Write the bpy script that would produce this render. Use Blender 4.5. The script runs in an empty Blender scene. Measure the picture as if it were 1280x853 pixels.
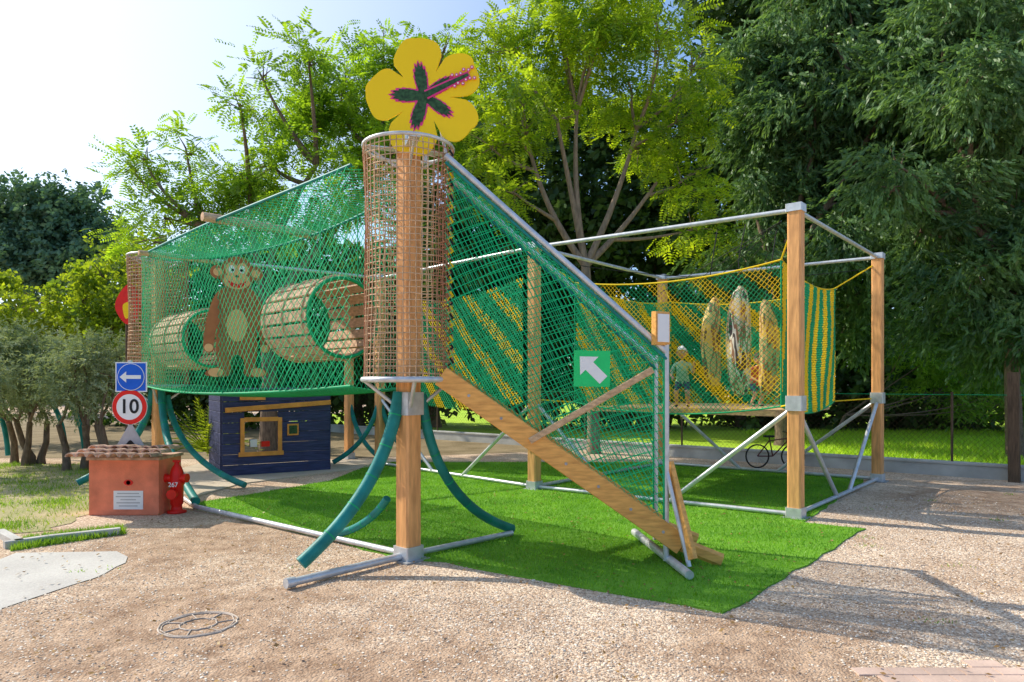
import bpy, math, random
import numpy as np
from mathutils import Vector, Matrix
random.seed(7); rng=np.random.default_rng(7)
F=859.0; H=1.7; HY=480.0
def G(px,py):
    Y=F*H/(py-HY); return ((px-640)/F*Y, Y)
def W(px,py,Y): return ((px-640)/F*Y, Y, H+(HY-py)/F*Y)
sc=bpy.context.scene
el=math.radians(39); sunh=Vector((-.90,.43,0)).normalized()
sd_=Vector((sunh.x*math.cos(el),sunh.y*math.cos(el),math.sin(el)))
# ------------------------------------------------ materials
def newmat(name):
    m=bpy.data.materials.new(name); m.use_nodes=True
    nt=m.node_tree; return m,nt,nt.nodes['Principled BSDF']
def mat(name,c,rough=.6,metal=0,var=.25,scale=8,stretch=None,bump=0,spec=.3,bscale=None):
    m,nt,b=newmat(name); N=nt.nodes; L=nt.links
    tc=N.new('ShaderNodeTexCoord'); mp=N.new('ShaderNodeMapping'); L.new(tc.outputs['Object'],mp.inputs[0])
    if stretch: mp.inputs['Scale'].default_value=stretch
    n=N.new('ShaderNodeTexNoise'); n.inputs['Scale'].default_value=scale; n.inputs['Detail'].default_value=5; L.new(mp.outputs[0],n.inputs[0])
    r=N.new('ShaderNodeValToRGB'); r.color_ramp.elements[0].position=.3; r.color_ramp.elements[1].position=.7
    r.color_ramp.elements[0].color=[x*(1-var) for x in c]+[1]; r.color_ramp.elements[1].color=[min(1,x*(1+var)) for x in c]+[1]
    L.new(n.outputs[0],r.inputs[0]); L.new(r.outputs[0],b.inputs['Base Color'])
    b.inputs['Roughness'].default_value=rough; b.inputs['Metallic'].default_value=metal; b.inputs['Specular IOR Level'].default_value=spec
    if bump:
        n2=N.new('ShaderNodeTexNoise'); n2.inputs['Scale'].default_value=bscale or scale*3; n2.inputs['Detail'].default_value=4; L.new(mp.outputs[0],n2.inputs[0])
        bp=N.new('ShaderNodeBump'); bp.inputs['Strength'].default_value=bump; bp.inputs['Distance'].default_value=.01
        L.new(n2.outputs[0],bp.inputs['Height']); L.new(bp.outputs[0],b.inputs['Normal'])
    return m
def leafmat(name,c1,c2,tr=.5,trc=1.6,clump=.9):
    m,nt,b=newmat(name); N=nt.nodes; L=nt.links
    N.remove(b); out=N['Material Output']
    g=N.new('ShaderNodeNewGeometry'); no=N.new('ShaderNodeTexNoise'); no.inputs['Scale'].default_value=clump; no.inputs['Detail'].default_value=2
    L.new(g.outputs['Position'],no.inputs[0])
    a=N.new('ShaderNodeMath'); a.operation='MULTIPLY_ADD'; L.new(g.outputs['Random Per Island'],a.inputs[0]); a.inputs[1].default_value=.6
    s=N.new('ShaderNodeMath'); s.operation='MULTIPLY_ADD'; L.new(no.outputs[0],s.inputs[0]); s.inputs[1].default_value=2.2; s.inputs[2].default_value=-.9
    L.new(s.outputs[0],a.inputs[2])
    r=N.new('ShaderNodeValToRGB'); r.color_ramp.elements[0].color=(*c1,1); r.color_ramp.elements[1].color=(*c2,1); L.new(a.outputs[0],r.inputs[0])
    d=N.new('ShaderNodeBsdfDiffuse'); L.new(r.outputs[0],d.inputs[0])
    t=N.new('ShaderNodeBsdfTranslucent'); mx=N.new('ShaderNodeMix'); mx.data_type='RGBA'; mx.blend_type='MULTIPLY'; mx.inputs[0].default_value=1
    L.new(r.outputs[0],mx.inputs[6]); mx.inputs[7].default_value=(trc*1.15,trc*1.1,trc*.5,1)
    mx.clamp_result=False
    L.new(mx.outputs[2],t.inputs[0])
    gl=N.new('ShaderNodeBsdfGlossy'); gl.inputs['Roughness'].default_value=.45; gl.inputs[0].default_value=(.8,.85,.8,1)
    ms=N.new('ShaderNodeMixShader'); ms.inputs[0].default_value=tr; L.new(d.outputs[0],ms.inputs[1]); L.new(t.outputs[0],ms.inputs[2])
    m2=N.new('ShaderNodeMixShader'); m2.inputs[0].default_value=.03; L.new(ms.outputs[0],m2.inputs[1]); L.new(gl.outputs[0],m2.inputs[2])
    L.new(m2.outputs[0],out.inputs[0]); return m
M={}
M['wood']=mat('wood',(.84,.40,.15),.55,var=.26,scale=3,stretch=(9,9,1.2),bump=.3)
M['woodslide']=mat('wood_slide',(.88,.42,.11),.5,var=.24,scale=4,stretch=(1.5,9,9),bump=.3)
M['woodold']=mat('wood_weathered',(.62,.41,.23),.8,var=.3,scale=5,stretch=(3,3,8),bump=.4)
M['barrelw']=mat('wood_barrel',(.62,.40,.25),.8,var=.3,scale=5,stretch=(3,3,8),bump=.4)
M['dwood']=mat('wood_dark',(.12,.08,.05),.85,var=.4,scale=5,stretch=(8,8,1),bump=.5)
M['steel']=mat('galvanised_steel',(.64,.66,.68),.42,.45,var=.15,scale=12)
M['steeld']=mat('steel_dull',(.42,.43,.44),.5,.4,var=.2,scale=12)
M['teal']=mat('teal_foam_sleeve',(.012,.22,.20),.5,var=.25,scale=6,bump=.3)
M['netg']=mat('green_net',(.008,.55,.22),.6,var=.2,scale=2)
M['netgd']=mat('dark_green_net',(.005,.37,.14),.6,var=.2,scale=2)
M['nety']=mat('yellow_net',(.95,.64,.01),.6,var=.1,scale=2)
M['netb']=mat('beige_rope',(.64,.43,.26),.8,var=.2,scale=5)
M['netr']=mat('red_brown_rope',(.50,.22,.13),.8,var=.2,scale=5)
M['yellow']=mat('yellow_paint',(1.0,.68,.002),.35,var=.02,scale=3)
M['dkgreen']=mat('dark_green_paint',(.03,.085,.03),.5,var=.6,scale=30)
M['pink']=mat('pink_paint',(.78,.05,.25),.4,var=.1)
M['white']=mat('white_paint',(.87,.87,.86),.4,var=.02)
M['grey']=mat('grey_print_and_shade',(.48,.47,.47),.5,var=.1)
M['black']=mat('black_paint',(.015,.015,.015),.5,var=.1)
M['red']=mat('red_paint',(.82,.02,.012),.35,var=.1)
M['blue']=mat('blue_paint',(.008,.12,.66),.35,var=.05)
M['green']=mat('sign_green',(.02,.66,.18),.4,var=.05)
M['navy']=mat('navy_planks',(.045,.055,.14),.65,var=.35,scale=4,stretch=(1,1,12),bump=.4)
M['orange']=mat('orange_wood',(.80,.34,.07),.6,var=.2,scale=5)
M['terra']=mat('terracotta_render',(.82,.24,.13),.85,var=.2,scale=5,bump=.4,bscale=60)
M['tile']=mat('roof_tile',(.52,.33,.24),.85,var=.5,scale=9,bump=.4)
M['ringc']=mat('drain_ring',(.55,.46,.38),.9,var=.3,scale=9,bump=.4)
M['conc']=mat('concrete',(.52,.50,.46),.9,var=.18,scale=3,bump=.4,bscale=50)
M['wallc']=mat('wall_concrete',(.48,.48,.45),.9,var=.25,scale=2,bump=.3,bscale=30)
M['bark']=mat('bark',(.19,.135,.095),.9,var=.4,scale=6,stretch=(4,4,1),bump=.8)
M['barkp']=mat('bark_pale',(.27,.20,.14),.85,var=.3,scale=5,stretch=(4,4,1),bump=.5)
M['brown']=mat('brown_paint',(.40,.15,.05),.5,var=.15)
M['tan']=mat('tan_paint',(.78,.46,.20),.5,var=.1)
M['skin']=mat('skin',(.60,.36,.25),.5,var=.05)
M['shirt']=mat('shirt',(.35,.6,.42),.8,var=.1)
M['shirt2']=mat('shirt_red',(.5,.12,.08),.8,var=.1)
M['short']=mat('shorts',(.06,.08,.16),.8,var=.1)
M['hair']=mat('hair',(.07,.04,.02),.7,var=.2)
M['rubber']=mat('rubber',(.03,.03,.03),.8,var=.1)
M['bikep']=mat('bicycle_paint',(.12,.03,.03),.4,var=.1)
# ------------------------------------------------ mesh helpers
col=sc.collection
def npmesh(name,V,Fc,mats,mi=None,parent=None,smooth=False):
    V=np.asarray(V,dtype=np.float32); Fc=np.asarray(Fc,dtype=np.int32); k=Fc.shape[1]
    me=bpy.data.meshes.new(name); me.vertices.add(len(V)); me.vertices.foreach_set('co',V.ravel())
    me.loops.add(Fc.size); me.loops.foreach_set('vertex_index',Fc.ravel())
    me.polygons.add(len(Fc)); me.polygons.foreach_set('loop_start',np.arange(0,Fc.size,k,dtype=np.int32))
    try: me.polygons.foreach_set('loop_total',np.full(len(Fc),k,dtype=np.int32))
    except Exception: pass
    if mi is not None: me.polygons.foreach_set('material_index',np.asarray(mi,dtype=np.int32))
    if smooth: me.polygons.foreach_set('use_smooth',np.ones(len(Fc),dtype=bool))
    me.update(calc_edges=True)
    for m in mats: me.materials.append(m)
    o=bpy.data.objects.new(name,me); col.objects.link(o)
    if parent: o.parent=parent
    return o
def empty(name):
    o=bpy.data.objects.new(name,None); col.objects.link(o); o.empty_display_size=.2; return o
class MB:
    def __init__(s): s.v=[]; s.f=[]; s.m=[]; s.mats=[]; s.sm=[]
    def mi(s,k):
        if k not in s.mats: s.mats.append(k)
        return s.mats.index(k)
    def add(s,vs,fs,k,smooth=False):
        b=len(s.v); i=s.mi(k); s.v+= [tuple(v) for v in vs]
        for f in fs: s.f.append(tuple(b+a for a in f)); s.m.append(i); s.sm.append(smooth)
    def beam(s,a,b,w,h,k,up=(0,0,1),bev=.008):
        a=Vector(a);b=Vector(b);d=(b-a).normalized(); up=Vector(up)
        if abs(d.dot(up))>.98: up=Vector((0.76,-.65,0))
        x=d.cross(up).normalized(); y=x.cross(d)
        pr=[]
        for sx,sy in((1,1),(-1,1),(-1,-1),(1,-1)):
            c=[(sx*(w/2-bev),sy*h/2),(sx*w/2,sy*(h/2-bev))]
            if sx*sy>0: c=c[::-1]
            pr+=c
        vs=[a+x*p+y*q for p,q in pr]+[b+x*p+y*q for p,q in pr]; n=8
        s.add(vs,[(i,(i+1)%n,n+(i+1)%n,n+i) for i in range(n)]+[tuple(range(n))[::-1],tuple(range(n,2*n))],k)
    def tube(s,pts,r,k,n=8,cap=True):
        pts=[Vector(p) for p in pts]; rs=r if isinstance(r,(list,tuple)) else [r]*len(pts)
        d0=(pts[1]-pts[0]).normalized(); u=Vector((0,0,1)) if abs(d0.z)<.9 else Vector((1,0,0))
        x=d0.cross(u).normalized(); vs=[]
        for i,p in enumerate(pts):
            d=(pts[min(i+1,len(pts)-1)]-pts[max(i-1,0)]).normalized()
            x=(x-d*x.dot(d)).normalized(); y=d.cross(x)
            for j in range(n):
                t=2*math.pi*j/n; vs.append(p+(x*math.cos(t)+y*math.sin(t))*rs[i])
        fs=[(i*n+j,i*n+(j+1)%n,(i+1)*n+(j+1)%n,(i+1)*n+j) for i in range(len(pts)-1) for j in range(n)]
        s.add(vs,fs,k,True)
        if cap: s.add(vs[:n],[tuple(range(n))[::-1]],k); s.add(vs[-n:],[tuple(range(n))],k)
    def box(s,c,sz,k,rot=0,bev=.006):
        c=Vector(c); d=Vector((math.cos(rot),math.sin(rot),0))*sz[0]/2
        s.beam(c-d,c+d,sz[1],sz[2],k,bev=min(bev,min(sz)/4))
    def poly(s,pts,origin,k,th=.01,ux=(1,0,0),uy=(0,0,1),fan=False):
        o=Vector(origin);ux=Vector(ux);uy=Vector(uy);n=ux.cross(uy)
        A=[o+ux*p[0]+uy*p[1] for p in pts]; B=[a-n*th for a in A]; m=len(A)
        sides=[(i,m+i,m+(i+1)%m,(i+1)%m) for i in range(m)]
        if fan:
            c=sum(A,Vector())/m; vs=A+B+[c,c-n*th]
            s.add(vs,sides+[(i,(i+1)%m,2*m) for i in range(m)]+[(m+(i+1)%m,m+i,2*m+1) for i in range(m)],k)
        else: s.add(A+B,sides+[tuple(range(m)),tuple(range(m,2*m))[::-1]],k)
    def lathe(s,prof,c,k,n=20,bend=0):
        c=Vector(c); vs=[]
        for r,z in prof:
            for j in range(n):
                t=2*math.pi*j/n; vs.append(c+Vector((r*math.cos(t)+bend*z*z,r*math.sin(t),z)))
        fs=[(i*n+j,i*n+(j+1)%n,(i+1)*n+(j+1)%n,(i+1)*n+j) for i in range(len(prof)-1) for j in range(n)]
        s.add(vs,fs,k,True)
    def obj(s,name,parent=None):
        me=bpy.data.meshes.new(name); me.from_pydata(s.v,[],s.f)
        for k in s.mats: me.materials.append(M[k])
        me.polygons.foreach_set('material_index',s.m); me.polygons.foreach_set('use_smooth',s.sm); me.update()
        o=bpy.data.objects.new(name,me); col.objects.link(o)
        if parent: o.parent=parent
        return o
def circ(r,n=40,cx=0,cy=0): return [(cx+r*math.cos(2*math.pi*i/n),cy+r*math.sin(2*math.pi*i/n)) for i in range(n)]
def text(name,body,size,loc,k,parent,rotz=0):
    cu=bpy.data.curves.new(name,'FONT'); cu.body=body; cu.size=size; cu.align_x='CENTER'; cu.align_y='CENTER'; cu.extrude=.001; cu.offset=size*.015
    cu.materials.append(M[k]); o=bpy.data.objects.new(name,cu); col.objects.link(o); o.location=loc; o.rotation_euler=(math.pi/2,0,rotz); o.parent=parent; return o
# nets
def strands_diag(Lu,Lv,sp):
    out=[];d=sp*math.sqrt(2)
    for c in np.arange(d/2,Lu+Lv,d):
        a0=max(0,c-Lv);a1=min(Lu,c)
        if a1-a0>.02: out.append(((a0,c-a0),(a1,c-a1)))
    for c in np.arange(-Lv+d/2,Lu,d):
        a0=max(0,c);a1=min(Lu,c+Lv)
        if a1-a0>.02: out.append(((a0,a0-c),(a1,a1-c)))
    return out
def strands_sq(Lu,Lv,sp):
    out=[((a,0),(a,Lv)) for a in np.linspace(0,Lu,int(Lu/sp)+1)]
    return out+[((0,b),(Lu,b)) for b in np.linspace(0,Lv,int(Lv/sp)+1)]
def net(name,P,Lu,Lv,sp,r,mats,colf=None,diag=True,parent=None,seg=.25,jit=.0):
    V=[];Fs=[];MI=[];off=0
    for (p,q) in (strands_diag if diag else strands_sq)(Lu,Lv,sp):
        p=np.array(p);q=np.array(q);n=max(1,int(np.ceil(np.linalg.norm(q-p)/seg)))
        t=np.linspace(0,1,n+1)[:,None]; ab=p+(q-p)*t
        X=P(ab[:,0]/Lu,ab[:,1]/Lv)
        if jit: X=X+rng.normal(0,jit,X.shape)
        d=np.gradient(X,axis=0); d/=np.linalg.norm(d,axis=1)[:,None]+1e-9
        u=np.array([.37,-.83,.42]); x=np.cross(d,u); x/=np.linalg.norm(x,axis=1)[:,None]+1e-9; y=np.cross(d,x)
        ring=[X+r*(x*math.cos(a)+y*math.sin(a)) for a in (0,2.094,4.189)]
        V.append(np.stack(ring,1).reshape(-1,3))
        i=np.arange(n)[:,None]*3; j=np.arange(3)[None,:]
        f=np.stack([i+j,i+(j+1)%3,i+3+(j+1)%3,i+3+j],-1).reshape(-1,4)+off; Fs.append(f)
        mid=(ab[:-1]+ab[1:])/2
        c=colf(mid[:,0],mid[:,1]) if colf else np.zeros(n,int)
        MI.append(np.repeat(c,3)); off+=3*(n+1)
    return npmesh(name,np.concatenate(V),np.concatenate(Fs),[M[k] for k in mats],np.concatenate(MI),parent,True)
def quadP(p00,p10,p01,p11,sag=0,wob=0,nrm=(0,0,-1),ph=0):
    a,b,c,d=[np.array(x,float) for x in(p00,p10,p01,p11)]; nr=np.array(nrm,float)
    def P(s,t):
        s=np.asarray(s)[:,None];t=np.asarray(t)[:,None]
        X=a*(1-s)*(1-t)+b*s*(1-t)+c*(1-s)*t+d*s*t
        X=X+np.array([0,0,-1.])*sag*4*s*(1-s)
        if wob: X=X+nr*wob*(np.sin(7*s+3*t+ph)*np.sin(math.pi*t)+.5*np.sin(13*s-5*t+ph))
        return X
    return P
def cylP(c,r,z0,z1,a0=0,a1=2*math.pi):
    def P(s,t):
        th=a0+(a1-a0)*np.asarray(s); t=np.asarray(t)
        rr=r*(1-.05*np.sin(math.pi*t)+.015*np.sin(th*5+t*9))
        return np.stack([c[0]+rr*np.cos(th),c[1]+rr*np.sin(th),z0+(z1-z0)*t],1)
    return P
# ------------------------------------------------ foliage
def leafquad(base,d,n,l,w):
    s=np.cross(n,d); return [base,base+d*l*.5+s*w/2,base+d*l,base+d*l*.5-s*w/2]
def T_pinnate(L=.42,pairs=7,ll=.135,lw=.06):
    q=[]
    for i in range(pairs):
        x=L*(i+.6)/pairs; sc_=1-.35*abs(i/pairs-.45)*2
        for sg in(-1,1):
            d=np.array([.45,sg,-.15*rng.random()]);d/=np.linalg.norm(d)
            n=np.array([rng.normal(0,.35),rng.normal(0,.35),1]);n-=d*n.dot(d);n/=np.linalg.norm(n)
            q.append(leafquad(np.array([x,0,-.25*(x/L)**2*L]),d,n,ll*sc_,lw*sc_))
    return np.array(q)
def T_random(L,n_,ll,lw,spread=.5,fwd=.6):
    q=[]
    for i in range(n_):
        x=L*rng.random(); d=rng.normal(0,1,3);d/=np.linalg.norm(d);d=d*spread+np.array([fwd,0,0]);d/=np.linalg.norm(d)
        n=rng.normal(0,1,3);n-=d*n.dot(d);n/=np.linalg.norm(n)
        q.append(leafquad(np.array([x,rng.normal(0,.03),rng.normal(0,.03)]),d,n,ll*rng.uniform(.7,1.2),lw*rng.uniform(.8,1.2)))
    return np.array(q)
def sprays(pos,dirs,T,scale):
    N=len(pos); d=dirs/np.linalg.norm(dirs,axis=1)[:,None]
    up=np.array([0,0,1.])+rng.normal(0,.35,(N,3)); y=np.cross(up,d); y/=np.linalg.norm(y,axis=1)[:,None]+1e-9; z=np.cross(d,y)
    R=np.stack([d,y,z],1)
    t=T.reshape(-1,3); V=pos[:,None,:]+np.einsum('mk,nkj->nmj',t,R)*scale[:,None,None]
    return V.reshape(-1,3)
def bez(a,b,bend,n=7):
    a=np.array(a,float);b=np.array(b,float); m=(a+b)/2+bend
    return [tuple((1-t)**2*a+2*t*(1-t)*m+t*t*b) for t in np.linspace(0,1,n)]
def tree(name,base,fork_z,lobes,trunk_r,lm,bark,T,dens=1.0,clumps=10,spr=14,sig=.3,droop=.25,scale=1.0,sub=3,bases=None,prim=4):
    root=empty(name); mb=MB(); base=Vector(base)
    C_=np.array([l[0] for l in lobes],float); cen=C_.mean(axis=0)
    forks=[]
    for bs in (bases or [base]):
        bs=Vector(bs); fk=Vector((bs.x+rng.normal(0,.15),bs.y+rng.normal(0,.15),fork_z))
        fk+= (Vector(cen)-fk)*.08 if not bases else Vector((0,0,0))
        mb.tube([bs+Vector((0,0,-.1)),bs+Vector((0,0,.15)),(bs+fk)/2+Vector((rng.normal(0,.08),rng.normal(0,.08),0)),fk],[trunk_r*1.5,trunk_r*1.1,trunk_r*.9,trunk_r*.75],bark,10)
        forks.append(fk)
    starts=[(f,f) for f in forks]
    if prim and not bases and len(lobes)>5:
        fk=forks[0]; order=np.argsort(C_[:,0]); 
        for grp in np.array_split(order,prim):
            g=C_[grp].mean(axis=0); e=np.array(fk)+(g-np.array(fk))*.72+rng.normal(0,.25,3)
            P=bez(fk,e,np.array([rng.normal(0,.3),rng.normal(0,.3),-.2]),9)
            mb.tube(P,[trunk_r*.62*(1-i/14) for i in range(9)],bark,8,False)
            for i in (3,4,5,6,7,8): starts.append((Vector(P[i]),Vector(P[i])))
    pos=[];dr=[];scs=[]
    for c,r in lobes:
        c=np.array(c,float); r=np.array(r,float) if np.ndim(r) else np.array([r,r,r*.85])
        fk=min([s[0] for s in starts if s[0].z<c[2]-.2] or forks,key=lambda f:(f-Vector(c)).length); ln=(Vector(c)-fk).length
        mb.tube(bez(fk,c,np.array([rng.normal(0,.12)*ln,rng.normal(0,.12)*ln,-.08*ln])),[trunk_r*.3*(1-i/7.5)+.010 for i in range(7)],bark,6,False)
        for _ in range(sub+2):
            v=rng.normal(0,1,3);v/=np.linalg.norm(v); e=c+v*r*.85
            mb.tube(bez(c-(c-np.array(fk))*.12*rng.random(),e,np.array([0,0,.08])*r[2],4),[.024,.016,.011,.005],bark,4,False)
        vol=(r[0]*r[1]*r[2])**(1/3.); nc=max(4,int(clumps*dens*vol*vol))
        for _ in range(nc):
            v=rng.normal(0,1,3);v/=np.linalg.norm(v); rad=rng.uniform(.3,1.12); cc=c+v*r*rad
            k=max(3,int(spr*rng.uniform(.5,1.5)))
            p=cc+rng.normal(0,1,(k,3))*np.array([sig,sig,sig*.6])
            dd=(p-c)/r*.6+rng.normal(0,.55,(k,3)); dd/=np.linalg.norm(dd,axis=1)[:,None]+1e-9; dd[:,2]-=droop
            pos.append(p);dr.append(dd);scs.append(rng.uniform(.7,1.2,k)*scale)
    pos=np.concatenate(pos);dr=np.concatenate(dr);scs=np.concatenate(scs)
    V=sprays(pos,dr,T,scs); n=len(V)//4
    npmesh(name+'_foliage',V,np.arange(n*4).reshape(-1,4),[lm],None,root)
    mb.obj(name+'_trunk',root)
    return n
LM={}
LM['locust']=leafmat('leaf_locust',(.06,.14,.015),(.26,.40,.028),.5,2.1)
LM['locy']=leafmat('leaf_locust_yellow',(.08,.17,.015),(.36,.46,.025),.5,2.1)
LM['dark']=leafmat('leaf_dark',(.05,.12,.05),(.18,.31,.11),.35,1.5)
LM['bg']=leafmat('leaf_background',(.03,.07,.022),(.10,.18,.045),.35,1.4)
LM['olive']=leafmat('leaf_olive',(.18,.25,.13),(.40,.47,.29),.3,1.1)
LM['pine']=leafmat('leaf_pine',(.06,.14,.09),(.15,.27,.16),.3,1.2)
LM['shrub']=leafmat('leaf_shrub',(.12,.21,.02),(.36,.44,.03),.5,1.6)
LM['blade']=leafmat('grass_blade',(.12,.26,.025),(.30,.48,.05),.4,1.5,1.5)
LM['lawn']=leafmat('lawn_blade',(.34,.55,.03),(.60,.80,.06),.4,1.3,1.0)
LM['turfb']=leafmat('turf_blade',(.10,.28,.015),(.26,.52,.035),.35,1.4,2)
Tp=T_pinnate(); Tb=T_random(.4,14,.16,.085,.8,.5); To=T_random(.35,18,.10,.028,.7,.8); Td=T_random(.6,16,.17,.055,.35,1.0)
def Lb(lst,Y,dj=1.0,k=1.0):
    out=[]
    for px,py,r in lst:
        y=Y+rng.uniform(-dj,dj); R=r/F*y*k; out.append((W(px,py,y),(R,R,R*.85)))
    return out
tot=0
def rec(n):
    global tot; tot+=n
rec(tree('locust_tree',(*G(335,566)[:2],0),3.2,Lb([(430,105,52),(500,90,48),(385,72,34),(325,92,22),(300,130,22),(365,165,48),(450,175,62),(545,100,45),(300,220,44),(232,185,26),(180,198,20),(250,255,44),(335,250,55),(205,272,30),(420,240,60),(520,190,50),(185,300,26),(480,60,28),(162,208,11),(555,65,30),(400,125,50),(500,140,50),(340,205,40)],17.5,1.5),.2,LM['locust'],'bark',Tp,clumps=18,spr=18,sig=.25,scale=1.05))
rec(tree('locust_tree.001',(2.0,16.8,0),4.2,Lb([(640,60,45),(700,35,52),(760,25,50),(825,55,48),(870,80,30),(650,125,46),(715,95,50),(790,115,50),(850,150,42),(615,185,42),(855,225,42),(690,-10,46),(770,-20,45),(640,240,35),(875,285,35),(610,60,22),(800,180,40),(600,130,30),(740,65,50),(650,175,35),(690,150,30),(820,20,40)],17,1.3),.15,LM['locy'],'barkp',Tp,clumps=18,spr=17,sig=.25,scale=1.05,prim=5))
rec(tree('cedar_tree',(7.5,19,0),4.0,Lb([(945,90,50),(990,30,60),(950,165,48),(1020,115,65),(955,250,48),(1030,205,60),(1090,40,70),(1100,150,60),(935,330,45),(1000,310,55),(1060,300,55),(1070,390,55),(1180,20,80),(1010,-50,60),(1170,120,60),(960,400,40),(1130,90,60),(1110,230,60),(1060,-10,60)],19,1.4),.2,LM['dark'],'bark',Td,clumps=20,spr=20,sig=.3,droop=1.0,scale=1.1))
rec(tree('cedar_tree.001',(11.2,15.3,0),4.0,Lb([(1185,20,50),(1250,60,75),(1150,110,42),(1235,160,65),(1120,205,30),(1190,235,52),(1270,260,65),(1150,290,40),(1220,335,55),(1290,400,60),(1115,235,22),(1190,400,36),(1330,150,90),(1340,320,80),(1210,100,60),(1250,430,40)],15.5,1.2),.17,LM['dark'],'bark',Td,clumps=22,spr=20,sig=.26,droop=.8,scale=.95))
bgl=[]
for px in range(560,1460,62):
    for py in range(-20 if px>900 else 170,520,75):
        bgl.append((px+rng.uniform(-20,20),py+rng.uniform(-20,20),62))
bgl+= [(x,y,60) for x in range(180,560,70) for y in (345,420,480)]
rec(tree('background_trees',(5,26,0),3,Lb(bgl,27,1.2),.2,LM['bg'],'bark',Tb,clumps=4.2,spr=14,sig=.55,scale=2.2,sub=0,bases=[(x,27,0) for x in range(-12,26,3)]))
rec(tree('pine_tree',(-29,41,0),7,Lb([(15,270,30),(55,258,28),(95,268,30),(125,295,24),(40,305,32),(85,315,34),(5,320,34),(-40,290,40),(130,325,20),(60,285,34),(30,340,36),(80,345,36)],41,1.5),.4,LM['pine'],'bark',Tb,clumps=7,spr=15,sig=.7,scale=2.2,droop=-.1))
rec(tree('shrub',(-13,21,0),1.5,Lb([(130,345,32),(100,375,32),(150,380,28),(60,375,26),(20,385,28),(-10,350,26),(10,405,28),(165,330,20),(85,410,34),(190,370,34),(140,415,34),(-40,380,40),(40,420,34),(115,400,34)],20.5,.8),.07,LM['shrub'],'bark',Tb,clumps=14,spr=14,sig=.3,scale=1.1,prim=0))
for i,(px,Y,l) in enumerate([(35,14.5,[(15,440,36),(50,440,36),(30,470,40),(65,475,32),(0,480,36),(-30,450,34),(40,500,28)]),(110,13.6,[(95,445,32),(125,440,32),(110,475,38),(140,470,30),(85,485,30),(60,455,24),(150,445,22)]),(-40,12.5,[(-60,450,50),(-20,480,40),(-80,420,50)])]):
    bx=(px-640)/F*Y
    rec(tree('olive_tree'+('.%03d'%i if i else ''),(bx,Y,0),.9,Lb(l,Y,.35),.07,LM['olive'],'bark',To,clumps=48,spr=17,sig=.15,scale=.8,sub=1,bases=[(bx+rng.uniform(-.5,.5),Y+rng.uniform(-.3,.3),0) for _ in range(4)]))
rec(tree('ivy_bush',(10,21.5,0),.6,Lb([(1160,450,34),(1210,465,38),(1270,450,44),(1180,490,30),(1240,495,26),(1130,430,30),(1300,490,50)],21.5,.5),.06,LM['blade'],'bark',To,clumps=18,spr=13,sig=.3,scale=1.5,sub=1,prim=0))
dl=[]
for a in np.linspace(0,2*math.pi,60,endpoint=False):
    if 0.9<a<1.5: continue
    R=75; dl.append(((R*math.cos(a),R*math.sin(a),3.2),(4.6,4.6,4.0)))
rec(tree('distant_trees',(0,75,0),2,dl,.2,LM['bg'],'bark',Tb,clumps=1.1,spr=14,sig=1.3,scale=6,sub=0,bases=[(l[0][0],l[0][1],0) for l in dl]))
def palm(name,base,n,L):
    mb=MB(); M['palml']=LM['shrub']; root=empty(name)
    for i in range(n):
        a=rng.uniform(0,6.28); e_=rng.uniform(.5,1.4); d=Vector((math.cos(a)*math.cos(e_),math.sin(a)*math.cos(e_),math.sin(e_)))
        p=[Vector(base)+d*L*t+Vector((0,0,-.5*L*t*t*math.cos(e_))) for t in np.linspace(0,1,7)]
        mb.tube(p,[.01]*6+[.003],'palml',3)
        side=d.cross(Vector((0,0,1))).normalized()
        for k in range(1,7):
            for sg in(-1,1):
                for f in (0,.5):
                    q=p[k]*(1-f)+p[k-1]*f; e=q+side*sg*.2*(1.1-k/7)+d*.13+Vector((0,0,-.06)); w=d*.016
                    mb.add([q-w,q+w,e],[(0,1,2)],'palml')
    mb.obj('fronds',root)
palm('palm_plant',(-6.15,13.9,.3),44,1.3)
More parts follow.
